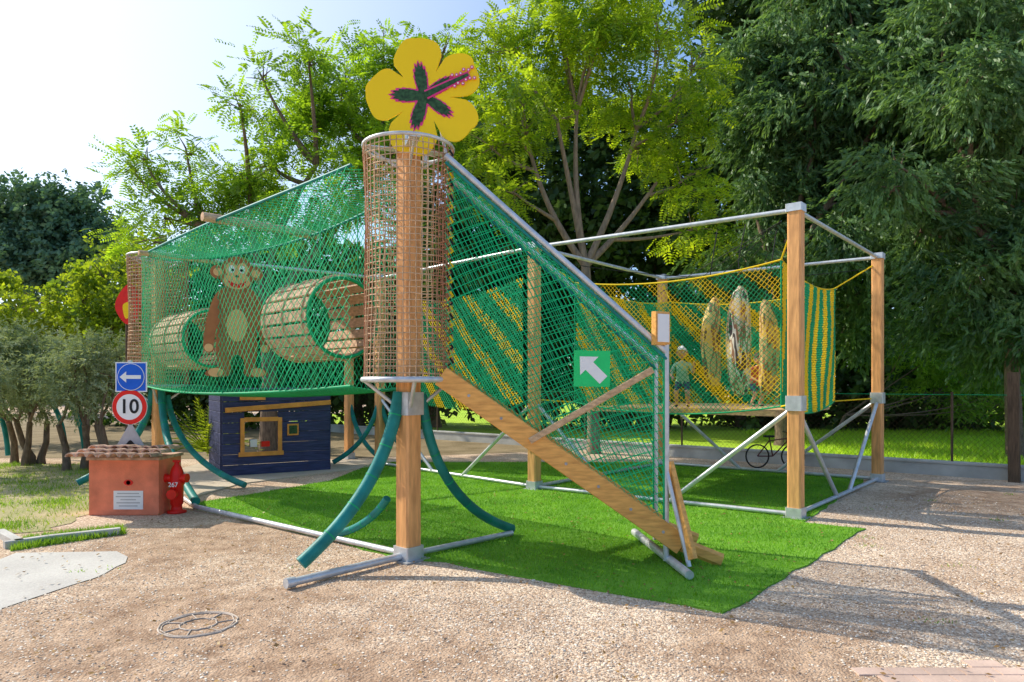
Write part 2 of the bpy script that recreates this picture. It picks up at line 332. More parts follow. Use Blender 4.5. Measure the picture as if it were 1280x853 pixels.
# ------------------------------------------------ ground
DIRT=[(-2.4,4.9,2.3),(-3.4,7.2,2.1),(-1.2,4.0,1.9),(7.5,9.6,3.0),(1.6,4.4,1.3),(5.5,6.0,1.2)]
def ground_mat():
    m,nt,b=newmat('gravel_ground'); N=nt.nodes; L=nt.links
    g=N.new('ShaderNodeNewGeometry'); P=g.outputs['Position']
    def noise(sc_,det=5,ro=.6):
        n=N.new('ShaderNodeTexNoise'); n.inputs['Scale'].default_value=sc_; n.inputs['Detail'].default_value=det; n.inputs['Roughness'].default_value=ro; L.new(P,n.inputs[0]); return n.outputs[0]
    v=N.new('ShaderNodeTexVoronoi'); v.inputs['Scale'].default_value=60; L.new(P,v.inputs[0])
    sep=N.new('ShaderNodeSeparateColor'); L.new(v.outputs['Color'],sep.inputs[0])
    r=N.new('ShaderNodeValToRGB'); e=r.color_ramp.elements; e[0].color=(.38,.27,.19,1); e[1].color=(.88,.77,.62,1); x=e.new(.5); x.color=(.67,.52,.39,1)
    L.new(sep.outputs[0],r.inputs[0])
    big=N.new('ShaderNodeValToRGB'); big.color_ramp.elements[0].position=.35; big.color_ramp.elements[1].position=.65
    big.color_ramp.elements[0].color=(.78,.69,.62,1); big.color_ramp.elements[1].color=(1.1,1.07,1.03,1); L.new(noise(1.1,6),big.inputs[0])
    mx=N.new('ShaderNodeMix'); mx.data_type='RGBA'; mx.blend_type='MULTIPLY'; mx.inputs[0].default_value=1; L.new(r.outputs[0],mx.inputs[6]); L.new(big.outputs[0],mx.inputs[7])
    def blob(c,rad):
        d=N.new('ShaderNodeVectorMath'); d.operation='DISTANCE'; L.new(P,d.inputs[0]); d.inputs[1].default_value=(*c,0)
        mr=N.new('ShaderNodeMapRange'); L.new(d.outputs['Value'],mr.inputs[0]); mr.inputs[1].default_value=0; mr.inputs[2].default_value=rad; mr.inputs[3].default_value=1; mr.inputs[4].default_value=0; return mr.outputs[0]
    def mth(op,a,b_):
        n=N.new('ShaderNodeMath'); n.operation=op
        for i,q in enumerate((a,b_)):
            if isinstance(q,(int,float)): n.inputs[i].default_value=q
            else: L.new(q,n.inputs[i])
        return n.outputs[0]
    def rmp(x,a,b_):
        mr=N.new('ShaderNodeMapRange'); L.new(x,mr.inputs[0]); mr.inputs[1].default_value=a; mr.inputs[2].default_value=b_; return mr.outputs[0]
    dm=blob(DIRT[0][:2],DIRT[0][2])
    for q in DIRT[1:]: dm=mth('MAXIMUM',dm,blob(q[:2],q[2]))
    n_=rmp(noise(1.6,8,.7),.3,.7)
    dm=rmp(mth('ADD',mth('MULTIPLY',dm,.9),mth('MULTIPLY',n_,.8)),.58,.95)
    dc=N.new('ShaderNodeValToRGB'); dc.color_ramp.elements[0].color=(.22,.125,.075,1); dc.color_ramp.elements[1].color=(.62,.44,.30,1); dc.color_ramp.elements[0].position=.35; dc.color_ramp.elements[1].position=.65; L.new(noise(4,9,.75),dc.inputs[0])
    m2=N.new('ShaderNodeMix'); m2.data_type='RGBA'; L.new(mth('MULTIPLY',dm,.85),m2.inputs[0]); L.new(mx.outputs[2],m2.inputs[6]); L.new(dc.outputs[0],m2.inputs[7])
    L.new(m2.outputs[2],b.inputs['Base Color']); b.inputs['Roughness'].default_value=.95; b.inputs['Specular IOR Level'].default_value=.1
    bp=N.new('ShaderNodeBump'); bp.inputs['Strength'].default_value=.7; bp.inputs['Distance'].default_value=.012
    L.new(mth('ADD',mth('SUBTRACT',mth('MULTIPLY',noise(30,4),.6),v.outputs['Distance']),mth('MULTIPLY',noise(5,5),3)),bp.inputs['Height']); L.new(bp.outputs[0],b.inputs['Normal'])
    return m
M['ground']=ground_mat()
mb=MB(); mb.add([(-600,-600,0),(600,-600,0),(600,600,0),(-600,600,0)],[(0,1,2,3)],'ground'); mb.obj('ground')
def sheetmat(name,c1,c2,sc1=3,fine=90,bump=.6):
    m,nt,b=newmat(name); N=nt.nodes;L=nt.links; g=N.new('ShaderNodeNewGeometry')
    n1=N.new('ShaderNodeTexNoise'); n1.inputs['Scale'].default_value=sc1; n1.inputs['Detail'].default_value=6; L.new(g.outputs['Position'],n1.inputs[0])
    n2=N.new('ShaderNodeTexNoise'); n2.inputs['Scale'].default_value=fine; n2.inputs['Detail'].default_value=3; L.new(g.outputs['Position'],n2.inputs[0])
    a=N.new('ShaderNodeMath'); a.operation='ADD'; L.new(n1.outputs[0],a.inputs[0]); L.new(n2.outputs[0],a.inputs[1])
    r=N.new('ShaderNodeValToRGB')
    mr=N.new('ShaderNodeMapRange'); mr.inputs[1].default_value=.75; mr.inputs[2].default_value=1.25; L.new(a.outputs[0],mr.inputs[0]); r.color_ramp.elements[0].position=0;r.color_ramp.elements[1].position=1
    r.color_ramp.elements[0].color=(*c1,1); r.color_ramp.elements[1].color=(*c2,1); L.new(mr.outputs[0],r.inputs[0]); L.new(r.outputs[0],b.inputs['Base Color'])
    b.inputs['Roughness'].default_value=.9; b.inputs['Specular IOR Level'].default_value=.15
    bp=N.new('ShaderNodeBump'); bp.inputs['Strength'].default_value=bump; bp.inputs['Distance'].default_value=.01; L.new(n2.outputs[0],bp.inputs['Height']); L.new(bp.outputs[0],b.inputs['Normal'])
    return m
M['turf']=sheetmat('turf',(.09,.26,.02),(.22,.45,.045),1.5)
M['field']=sheetmat('field_grass',(.32,.52,.03),(.50,.70,.06),.6,20)
M['verge']=sheetmat('verge',(.26,.29,.09),(.54,.44,.27),2.2,40)
M['path']=sheetmat('concrete_path',(.50,.47,.43),(.64,.61,.55),1.5,60,.3)
M['floor_under']=sheetmat('leaf_litter',(.16,.12,.06),(.36,.28,.17),1.2,30)
def sheet(name,pts,z,k,th=None):
    mb=MB()
    if th: mb.poly(pts,(0,0,z),k,th,(1,0,0),(0,1,0))
    else: mb.add([(x,y,z) for x,y in pts],[tuple(range(len(pts)))],k)
    return mb.obj(name)
def inpoly(x,y,P):
    P=np.array(P); r=np.zeros(len(x),bool); j=len(P)-1
    for i in range(len(P)):
        c=((P[i,1]>y)!=(P[j,1]>y))&(x<(P[j,0]-P[i,0])*(y-P[i,1])/(P[j,1]-P[i,1]+1e-12)+P[i,0]); r^=c; j=i
    return r
def scatter(P,n):
    P=np.array(P); x=rng.uniform(P[:,0].min(),P[:,0].max(),n*3); y=rng.uniform(P[:,1].min(),P[:,1].max(),n*3); k=inpoly(x,y,P); return x[k][:n],y[k][:n]
def blades(name,P,n,h,w,m,z0=0,xy=None):
    x,y=xy if xy is not None else scatter(P,n); n=len(x); a=rng.uniform(0,6.28,n); hh=h*rng.uniform(.5,1.3,n); l=rng.normal(0,.4,(n,2))*hh[:,None]
    b=np.stack([x,y,np.full(n,z0)],1); s=np.stack([np.cos(a),np.sin(a),a*0],1)*w/2
    t=b+np.stack([l[:,0],l[:,1],hh],1); V=np.stack([b-s,b+s,t],1).reshape(-1,3)
    return npmesh(name,V,np.arange(3*n).reshape(-1,3),[m])
tp=[G(243,630),G(300,648),G(400,672),G(497,700),G(555,704),G(640,720),G(760,742),G(905,768),G(935,752),G(965,735),G(1020,700),G(1082,662),G(1005,655),(6.2,12.1),(3.0,14.8),(-2.9,14.8),G(412,602),G(320,618)]
def wob(poly,step,amp,close=True):
    out=[]
    for i in range(len(poly) if close else len(poly)-1):
        a=np.array(poly[i]);b=np.array(poly[(i+1)%len(poly)]); n=max(1,int(np.linalg.norm(b-a)/step))
        for k in range(n):
            p=a+(b-a)*k/n; out.append((p[0]+rng.normal(0,amp),p[1]+rng.normal(0,amp)))
    return out
tw=wob(tp,.25,.014)
sheet('artificial_turf',tw,.014,'turf',.014)
blades('turf_grass',tw,120000,.028,.009,LM['turfb'],.014)
sheet('grass_field',[(9.3,12.55),(2.6,18.0),(-10,28),(-10,70),(70,70),(70,12.5)],.006,'field')
blades('field_grass_blades',[(8.5,14),(7,15.2),(8,24),(18,24),(18,14)],22000,.16,.03,LM['lawn'])
sheet('woodland_floor',[(-30,16.6),(-4.5,15.4),(2.2,17.7),(-10,27.8),(-30,40)],.005,'floor_under')
vp=wob([(-14,9.5),G(0,668),G(60,664),G(112,643),G(135,622),G(150,590),(-7,14.5),(-16,14.5)],.2,.05)
sheet('grass_verge',vp,.006,'verge')
blades('verge_grass',vp,9000,.05,.012,LM['shrub'])
xs,ys=scatter(vp,70); xx=(xs[:,None]+rng.normal(0,.16,(len(xs),120))).ravel(); yy=(ys[:,None]+rng.normal(0,.16,(len(xs),120))).ravel(); k=inpoly(xx,yy,vp)
blades('verge_tufts',None,0,.07,.012,LM['blade'],0,(xx[k],yy[k]))
kp=[G(12,690),G(30,675),G(150,660),G(158,668)]
blades('kerb_grass',kp,3500,.07,.012,LM['blade'])
xs,ys=scatter([(3.2,5.5),(7,5.5),(10,12),(6.5,12),(4,8.3)],14); xs=np.append(xs,[-3.9,-3.7,-2.0,3.0]); ys=np.append(ys,[6.2,6.3,6.35,4.9])
xx=[];yy=[]
for a_,b_ in zip(xs,ys):
    nn_=int(rng.integers(4,22)); s_=rng.uniform(.015,.06); xx+=list(a_+rng.normal(0,s_*2,nn_)); yy+=list(b_+rng.normal(0,s_,nn_))
blades('weeds',None,0,.03,.010,LM['blade'],0,(np.array(xx),np.array(yy)))
pp=[(-9,5.0)]+wob([G(0,764),G(60,742),G(120,725),G(160,703),G(150,692)],.15,.02,False)+[G(146,690),G(20,692),G(0,700),(-9,8)]
sheet('concrete_path',pp,.006,'path')
mb=MB()
kk=[G(5,686),G(60,678),G(150,668)]
for a,b in zip(kk[:-1],kk[1:]): mb.beam((*a,.03),(*b,.03),.09,.09,'conc')
mb.beam((*G(0,670),.03),(*G(25,684),.03),.09,.09,'conc')
mb.obj('kerb')
hp=[G(245,622),G(300,606),G(455,586),(-2.4,15.2),(-6.6,15.2),(-6.6,11.5)]
M['pave']=sheetmat('paving',(.52,.43,.32),(.66,.56,.44),2,30,.2)
sheet('paving_slab',hp,.02,'pave',.02)
mb=MB(); M['paver']=mat('brick_paver',(.62,.45,.36),.9,var=.35,scale=1.3,bump=.3,bscale=40)
for i in range(18):
    for j in range(10):
        x=1.7+i*.21+(j%2)*.1; y=3.40+j*.108
        if y>4.12+(x-2.1)*.02+rng.normal(0,.03) or x<2.0+(y-3.6)*.25: continue
        mb.box((x,y,.004),(.2,.1,.012),'paver',0,.003)
mb.obj('brick_paving')
def pebbles(name,P,n,smin,smax,m):
    x,y=scatter(P,n); k=~inpoly(x,y,tw)&~inpoly(x,y,pp)&~inpoly(x,y,vp)
    dmin=np.ones(len(x))
    for q in DIRT: dmin=np.minimum(dmin,np.hypot(x-q[0],y-q[1])/q[2])
    k&=(rng.random(len(x))<np.clip(dmin*1.3-.1,.15,1)); x=x[k];y=y[k]; n=len(x)
    T=np.array([[1,0,0],[0,1,0],[-1,0,0],[0,-1,0],[0,0,.8],[0,0,-.8]],float); Fq=np.array([[0,1,4],[1,2,4],[2,3,4],[3,0,4]])
    s=smin+(smax-smin)*rng.random(n)**1.8; a=rng.uniform(0,6.28,n); c=np.cos(a);sn=np.sin(a); st=rng.uniform(.6,1,n)
    tx=T[None,:,0]*s[:,None];ty=T[None,:,1]*(s*st)[:,None];tz=T[None,:,2]*(s*.7)[:,None]
    V=np.stack([x[:,None]+c[:,None]*tx-sn[:,None]*ty,y[:,None]+sn[:,None]*tx+c[:,None]*ty,tz+.002],-1)
    V+=rng.normal(0,1,V.shape)*s[:,None,None]*.15
    Fa=(Fq[None]+np.arange(n)[:,None,None]*6).reshape(-1,3)
    return npmesh(name,V.reshape(-1,3),Fa,[m])
def pebmat():
    m,nt,b=newmat('gravel_stone'); N=nt.nodes;L=nt.links; g=N.new('ShaderNodeNewGeometry'); r=N.new('ShaderNodeValToRGB'); e=r.color_ramp.elements
    e[0].color=(.32,.23,.17,1); e[1].color=(.90,.82,.70,1); x=e.new(.5); x.color=(.66,.52,.39,1); L.new(g.outputs['Random Per Island'],r.inputs[0]); L.new(r.outputs[0],b.inputs['Base Color']); b.inputs['Roughness'].default_value=.85; return m
pm=pebmat()
pebbles('gravel',[(-4.5,3),(4.5,3),(7,8),(7,11),(3,8.5),(1,6),(-3,8),(-5,8)],70000,.004,.013,pm)
pebbles('gravel_near',[(-2.8,3),(2.8,3),(4,5.5),(-4,5.5)],26000,.003,.012,pm)
x,y=scatter([(-4.5,3.2),(5,3.2),(8,11),(-5,11)],1500); n=len(x); a=rng.uniform(0,6.28,n)
V=[]
for i in range(n):
    d=np.array([math.cos(a[i]),math.sin(a[i]),rng.normal(0,.2)]); nn=np.array([rng.normal(0,.3),rng.normal(0,.3),1.]); V+=leafquad(np.array([x[i],y[i],.024]),d,nn,.04,.02)
M['dry']=leafmat('dry_leaf',(.22,.12,.05),(.45,.28,.10),.2,1.0)
npmesh('fallen_leaves',np.array(V),np.arange(4*n).reshape(-1,4),[M['dry']])
mb=MB(); mx_,my_=G(248,781)
for rr,th in((.255,.007),(.235,.005),(.12,.006)): mb.tube([(mx_+rr*math.cos(t)+rng.normal(0,.004),my_+rr*math.sin(t)+rng.normal(0,.004),.004) for t in np.linspace(0,6.283,40)],th,'ringc',6,False)
for t in np.linspace(.3,6.5,7,endpoint=False): mb.tube([(mx_+.12*math.cos(t),my_+.12*math.sin(t),.004),(mx_+.24*math.cos(t+.1),my_+.24*math.sin(t+.1),.004)],.005,'ringc',5)
mb.obj('drain_cover')
# ------------------------------------------------ wall + chainlink fence
fr=empty('chain_link_fence'); mb=MB()
wd=np.array([-.78,.625]); Lw=24
w0=np.array([7.6,13.1])-wd*6
wall=MB(); a=w0; b=w0+wd*Lw
wall.beam((*a,.10),(*b,.10),.18,.24,'wallc'); wall.beam((*a,.245),(*b,.245),.22,.05,'wallc'); wall.obj('low_wall')
for i in range(10):
    p=a+wd*Lw*i/9; mb.tube([(*p,.26),(*p,1.55)],.022,'dwood',8)
mb.tube([(*a,1.5),(*b,1.5)],.006,'netgd',4)
mb.obj('fence_posts',fr)
net('fence_mesh',quadP((*a,.28),(*b,.28),(*a,1.5),(*b,1.5)),Lw,1.22,.07,.0018,['dwood'],parent=fr,seg=2)
mb=MB(); p=W(1268,600,11.9); mb.beam((p[0],p[1],0),(p[0]-.02,p[1],1.9),.17,.17,'dwood'); mb.obj('wooden_post')
# ------------------------------------------------ climbing frame
A=Vector((-1.0,6.64,0)); B=Vector((3.59,8.69,0)); C=Vector((6.37,11.97,0)); D=Vector((.36,11.06,0)); Fp=D+(C-B); E=Vector((-6.02,11.7,0)); Gp=Vector((-2.75,14.3,0)); Hp=Vector((-3.7,15.6,0))
cf=empty('climbing_frame'); mb=MB(); ZT=3.93
def post(p,w=.17,top=ZT):
    p=Vector(p); mb.beam(p+Vector((0,0,.12)),p+Vector((0,0,top)),w,w,'wood',bev=.02)
    mb.beam(p+Vector((0,0,0)),p+Vector((0,0,.14)),w+.03,w+.03,'steel',bev=.01); mb.beam(p+Vector((0,0,top-.06)),p+Vector((0,0,top+.04)),w+.03,w+.03,'steel')
    mb.beam(p+Vector((0,0,.002)),p+Vector((0,0,.016)),w+.12,w+.12,'steeld',bev=.003)
for p in (A,B,C,D,Fp,E,Gp,Hp): post(p,.17 if p!=A else .185,4.02 if p==A else ZT)
for p in (B,C): mb.beam(p+Vector((0,0,1.36)),p+Vector((0,0,1.55)),.2,.2,'steel')
mb.beam(A+Vector((0,0,1.4)),A+Vector((0,0,1.62)),.215,.215,'steel')
mb.obj('posts',cf); mb=MB()
Z=lambda p,z:(p[0],p[1],z)
for a,b in((B,D),(B,C),(C,Fp),(D,Fp),(D,Gp),(Gp,E)): mb.tube([Z(a,ZT-.03),Z(b,ZT-.03)],.03,'steel',10)
for a,b in((B,D),(B,C),(C,Fp),(D,Fp),(D,Gp)): mb.tube([Z(a,.05),Z(b,.05)],.03,'steel',10)
for a,b,t in((B,D,.42),(B,C,.42),(C,Fp,.42),(C,B,.42),(D,B,.35),(Fp,C,.4),(D,Gp,.4),(Gp,D,.4)):
    q=a.lerp(b,t); mb.tube([Z(a,1.42),Z(q,.06)],.032,'steel',10)
q1=Vector((*G(368,735),.05)); mb.tube([Z(A,.05),q1],.035,'steel',10); mb.tube([q1,q1+(q1-A).normalized()*.08],.045,'steel',10)
qL=Vector((*G(245,638),.05)); mb.tube([Z(A,.05),qL],.03,'steel',10); mb.tube([qL,Z(E,.05)],.03,'steel',10)
mb.tube([Z(A,.05),(*G(640,672),.05)],.03,'steel',10)
mb.tube([(*G(793,672),.06),(*G(862,728),.06)],.04,'steel',12)
mb.tube([(1.44,6.42,.05),(1.44,6.42,2.12)],.028,'steel',10); mb.tube([(1.52,7.28,.05),(1.52,7.28,2.0)],.028,'steel',10)
mb.tube([(1.60,6.2,.05),(1.44,6.42,.9)],.022,'steel',8)
mb.obj('steel_tubes',cf)
mb=MB()
def sleeve(p0,p1,bulge,r=.058,n=18):
    p0=Vector(p0);p1=Vector(p1); m=Vector((p0.x+(p1.x-p0.x)*bulge[0],p0.y+(p1.y-p0.y)*bulge[0],p0.z+(p1.z-p0.z)*bulge[1]))
    P=[Vector(p0)*float((1-t)**2)+m*float(2*t*(1-t))+p1*float(t*t) for t in np.linspace(0,1,n)]
    mb.tube(P,r,'teal',12)
    for i in range(2,n-1,3): mb.tube([P[i],P[i]+(P[i+1]-P[i]).normalized()*.012],r*1.05,'netgd',12)
sleeve(Z(A+Vector((-.08,-.05,0)),1.62),(*G(376,722),.12),(.14,.60),.062)
sleeve(Z(A+Vector((.12,.05,0)),1.60),(*G(640,670),.08),(.10,.72),.05)
sleeve(Z(A+Vector((-.25,.25,0)),.55),(*G(412,676),.06),(.35,.75),.04)
sleeve(Z(E+Vector((.1,-.1,0)),1.6),(*G(245,636),.1),(.06,.7)); sleeve(Z(E+Vector((.15,0,0)),1.5),(*G(306,612),.07),(.12,.75),.05)
sleeve(Z(E+Vector((-.1,0,0)),1.6),(E.x-1.0,E.y-.6,.1),(.10,.7))
sleeve(Z(Gp,1.5),(Gp.x-.9,Gp.y-.3,.1),(.12,.7),.05); sleeve(Z(Gp,1.5),(Gp.x+.9,Gp.y-.3,.1),(.12,.7),.05); sleeve(Z(Hp,1.5),(Hp.x+.7,Hp.y-.3,.1),(.12,.7),.05)
mb.obj('foam_sleeves',cf)
def tower(c,r,z0,z1,nm,rr_=.0048):
    mb=MB()
    for z,rr in((z1,.018),(z0,.028)):
        mb.tube([(c.x+r*math.cos(t),c.y+r*math.sin(t),z) for t in np.linspace(0,2*math.pi,33)],rr,'steel',8,False)
    mb.lathe([(0,z0-.02),(r,z0-.02),(r,z0+.02),(0,z0+.02)],(c.x,c.y,0),'steeld',32)
    for t in (0.3,1.87,3.44,5.0):
        mb.beam((c.x,c.y,z1-.02),(c.x+r*math.cos(t),c.y+r*math.sin(t),z1-.02),.1,.012,'steel',bev=.002)
        mb.tube([(c.x,c.y,z0-.35),(c.x+r*math.cos(t),c.y+r*math.sin(t),z0)],.02,'steel',6)
        mb.tube([(c.x,c.y,z1-.25),(c.x+r*math.cos(t),c.y+r*math.sin(t),z1)],.012,'steel',6)
    mb.obj(nm+'_rings',cf)
    Lc=2*math.pi*r
    net(nm+'_net',cylP(c,r,z0,z1),Lc,z1-z0,.060,rr_,['netb','netr'],lambda a,b:((a/Lc*7).astype(int)%3==0).astype(int),False,cf,.12,.003)
tower(A,.43,1.74,3.97,'tower',.0056); tower(E,.47,1.66,3.85,'far_tower',.009)
mb=MB()
for i in range(30):
    z=1.8+i*.07; k='black' if i%2 else 'yellow'
    mb.tube([(A.x+.40,A.y-.16,z),(A.x+.44,A.y-.13,z+.035),(A.x+.41,A.y-.16,z+.075)],.012,k,6)
mb.obj('rope_lacing',cf)
v=(E-A).normalized(); u=Vector((-v.y,v.x,0)); u=-u if u.y<0 else u
hw=.40
a0=A+v*.35; e0=E-v*.5
def R(p,s,z): q=p+u*s; return (q.x,q.y,z)
Lt=(e0-a0).length
zt0,zt1,zb=3.80,3.78,1.68
gm=['netg','netgd']
def bulge(P0,sgn):
    nv=np.array(u)*sgn
    def P(s,t): return P0(s,t)+nv[None,:]*(.22*np.sin(math.pi*np.asarray(s)))[:,None]
    return P
net('tunnel_net_front',bulge(quadP(R(a0,-.42,zb),R(e0,-hw,zb),R(a0,-.42,zt0),R(e0,-hw,zt1),.10,.03,tuple(-u)),-1),Lt,2.1,.082,.0038,gm,None,True,cf,.25,.003)
net('tunnel_net_back',bulge(quadP(R(a0,.42,zb),R(e0,hw,zb),R(a0,.42,zt0),R(e0,hw,zt1),.10,.03,tuple(u),2),1),Lt,2.1,.078,.0046,['netg'],None,True,cf,.25,.003)
def strip_net(nm,z0,z1,sp,rr,k):
    def P(s,t):
        s=np.asarray(s);t=np.asarray(t); base=np.array(a0)[None,:]+(np.array(e0)-np.array(a0))[None,:]*s[:,None]
        wdt=(.42+(hw-.42)*s+.22*np.sin(math.pi*s)); X=base+np.array(u)[None,:]*((t*2-1)*wdt)[:,None]; X[:,2]=z0+(z1-z0)*s-.10*4*s*(1-s)-.05*np.sin(math.pi*t); return X
    net(nm,P,Lt,1.2,sp,rr,k,None,True,cf,.3)
strip_net('tunnel_net_roof',zt0,zt1,.08,.004,gm); strip_net('tunnel_net_floor',zb,zb,.05,.006,['netgd'])
mb=MB()
def cat(p,q,sag,r,k,n=14,bo=0):
    p=Vector(p);q=Vector(q); mb.tube([p.lerp(q,float(t))-Vector((0,0,sag*4*t*(1-t)))+u*float(bo*math.sin(math.pi*t)) for t in np.linspace(0,1,n)],r,k,6)
for s0,s1,bo in((-.42,-hw,-.22),(.42,hw,.22)):
    cat(R(a0,s0,zt0),R(e0,s1,zt1),.10,.018,'teal',14,bo); cat(R(a0,s0,zb),R(e0,s1,zb),.10,.014,'netgd',14,bo)
for q in ((-.42,-hw,zt0),(.42,hw,zt0),(-.42,-hw,zb),(.42,hw,zb)): cat(R(e0,q[1],q[2]),Z(E,q[2]),0,.012,'teal',3)
mb.obj('edge_ropes',cf)
mb=MB(); p=A+v*3.1; mb.tube([R(p,-.78,3.72),R(p,.75,3.72)],.055,'barrelw',10); p=E-v*1.0; mb.tube([R(p,-.6,3.72),R(p,.6,3.72)],.04,'woodold',10)
mb.obj('cross_logs',cf)
S0=(-.62,6.42);S1=(1.44,6.42);K0=(-.62,7.18);K1=(1.52,7.28)
def slz(x): return 1.78+(x+.67)*(.30-1.78)/(1.44+.67)
def topz(x): return 3.76+(x+.56)*(1.98-3.76)/(1.44+.56)
net('slide_net_front',quadP((*S0,slz(S0[0])),(*S1,slz(S1[0])),(*S0,topz(S0[0])),(*S1,topz(S1[0])),0,.012,(0,-1,0)),2.35,1.85,.064,.0040,gm,None,True,cf,.25,.002)
net('slide_net_back',quadP((*K0,slz(K0[0])),(*K1,slz(K1[0])),(*K0,topz(K0[0])),(*K1,topz(K1[0])),0,.02,(0,1,0),1),2.35,1.85,.062,.0042,['netg'],None,True,cf,.25,.002)
net('slide_net_roof',quadP((*S0,topz(S0[0])),(*S1,topz(S1[0])),(*K0,topz(K0[0])),(*K1,topz(K1[0])),.03,0),2.7,.8,.08,.004,gm,None,True,cf,.3)
mb=MB()
for (s,e) in((S0,S1),(K0,K1)):
    mb.tube([(s[0],s[1],topz(s[0])+.02),(e[0],e[1],topz(e[0])+.02)],.03,'steel',10)
    mb.tube([(s[0],s[1]-.02,topz(s[0])-.05),(e[0],e[1]-.02,topz(e[0])-.05)],.014,'teal',8)
    mb.tube([(e[0]-.02,e[1]-.01,topz(e[0])),(e[0]-.02,e[1]-.01,slz(e[0]))],.014,'netgd',8)
mb.obj('slide_top_rails',cf)
mb=MB()
for yy in(6.40,7.26):
    mb.beam((-.66,yy,slz(-.66)),(1.58,yy,slz(1.58)),.07,.19,'woodslide')
    mb.beam((1.585,yy,slz(1.58)),(1.95,yy,.055),.07,.13,'woodslide',bev=.03)
    for xx in np.arange(-.4,1.5,.3): mb.tube([(xx,yy-.045,slz(xx)),(xx,yy-.034,slz(xx))],.014,'steeld',8)
mb.beam((-.5,6.83,slz(-.5)-.03),(1.75,6.83,slz(1.75)-.0),.78,.03,'woodold')
for i in range(9):
    x=-.35+i*.22; mb.beam((x,6.45,slz(x)+.02),(x,7.2,slz(x)+.02),.04,.04,'woodold')
mb.beam((.165,6.36,1.17),(1.30,6.36,1.83),.05,.06,'woodold')
mb.beam((1.48,6.50,.95),(1.62,6.18,.12),.05,.12,'woodslide')
mb.obj('slide_ramp',cf)
cen=(B+Fp)/2
def ins(p,t): return p.lerp(cen,t)
B2=ins(B,.14);C2=ins(C,.27);D2=ins(D,.22);F2=ins(Fp,.2)
zb2,zt2=1.40,3.34
def stripe(a,b): return ((((a*.9+b)/.66)%1)>.58).astype(int)
def stripv(a,b): return ((((a-b*.15)/.5)%1)>.5).astype(int)
def panel(nm,p,q,fn,rr=.0078,sag=.14):
    net(nm,quadP((p.x,p.y,zb2),(q.x,q.y,zb2),(p.x,p.y,zt2),(q.x,q.y,zt2),sag,.03,(.6,-.7,0)),(q-p).length,zt2-zb2,.052,rr,['netgd','nety'],fn,True,cf,.09)
panel('striped_net_front',D2,B2,stripe,.0046); panel('striped_net_right',B2,C2,stripv,.0105); panel('striped_net_back',F2,C2,stripe,.0115); panel('striped_net_left',D2,F2,stripe,.0095)
G2=Gp+(D-Gp)*.12; panel('striped_net_rear',G2+Vector((.3,-.5,0)),D+Vector((-.2,-.5,0)),stripe)
mb=MB()
for p,q in((B2,B),(C2,C),(D2,D),(F2,Fp)):
    mb.tube([(p.x,p.y,zt2),(q.x,q.y,ZT-.12)],.012,'nety',6); mb.tube([(p.x,p.y,zb2),(q.x,q.y,1.45)],.012,'nety',6)
    mb.tube([(p.x,p.y,zb2),(p.x,p.y,zt2)],.010,'netgd',6)
for p,q in((D2,B2),(B2,C2),(F2,C2),(D2,F2)):
    for z in(zb2,zt2): cat((p.x,p.y,z),(q.x,q.y,z),.14,.013,'nety' if z>2 else 'netgd')
for k in range(5):
    q=D2.lerp(B2,.35+.13*k); mb.tube([(q.x+.2,q.y+.5,3.0),(B2.x,B2.y,3.85)],.005,'black',4)
cat(Z(D,ZT-.2),Z(C,ZT-.2),.25,.006,'black')
mb.obj('net_ropes',cf)
mb=MB(); 
dk=[ins(B,.2),ins(C,.3),ins(Fp,.25),ins(D,.3)]
mb.poly([(p.x,p.y) for p in dk],(0,0,1.33),'woodold',.07,(1,0,0),(0,1,0)); mb.obj('deck',cf)
mb=MB(); bx,by,bz=W(825,411,6.42)
mb.box((bx,by-.03,bz),(.17,.06,.31),'woodslide',.5); mb.box((bx+.018,by-.065,bz),(.13,.012,.26),'white',.5); mb.tube([(bx+.02,by,bz-.15),(1.44,6.42,2.1)],.018,'steel',8); mb.obj('sign_box')
def bagmat(name,cols):
    m,nt,b=newmat(name); N=nt.nodes;L=nt.links; tc=N.new('ShaderNodeTexCoord'); mp=N.new('ShaderNodeMapping'); mp.inputs['Scale'].default_value=(1.4,1.4,.28); L.new(tc.outputs['Object'],mp.inputs[0]); n=N.new('ShaderNodeTexNoise'); n.inputs['Scale'].default_value=7; n.inputs['Detail'].default_value=2; L.new(mp.outputs[0],n.inputs[0])
    r=N.new('ShaderNodeValToRGB'); r.color_ramp.interpolation='CONSTANT'; e=r.color_ramp.elements; e[0].color=(*cols[0],1); e[1].position=.62; e[1].color=(*cols[-1],1)
    for i,c in enumerate(cols[1:-1]): x=e.new(.40+.22*i/(len(cols)-2)); x.color=(*c,1)
    L.new(n.outputs[0],r.inputs[0]); L.new(r.outputs[0],b.inputs['Base Color']); b.inputs['Roughness'].default_value=.8; return m
M['bag1']=bagmat('bag_paint_a',[(.14,.10,.05),(.70,.48,.16),(.72,.50,.20),(.34,.17,.07),(.68,.46,.18)])
M['bag2']=bagmat('bag_paint_b',[(.10,.07,.06),(.82,.72,.58),(.36,.17,.09),(.72,.54,.34),(.84,.76,.64)])
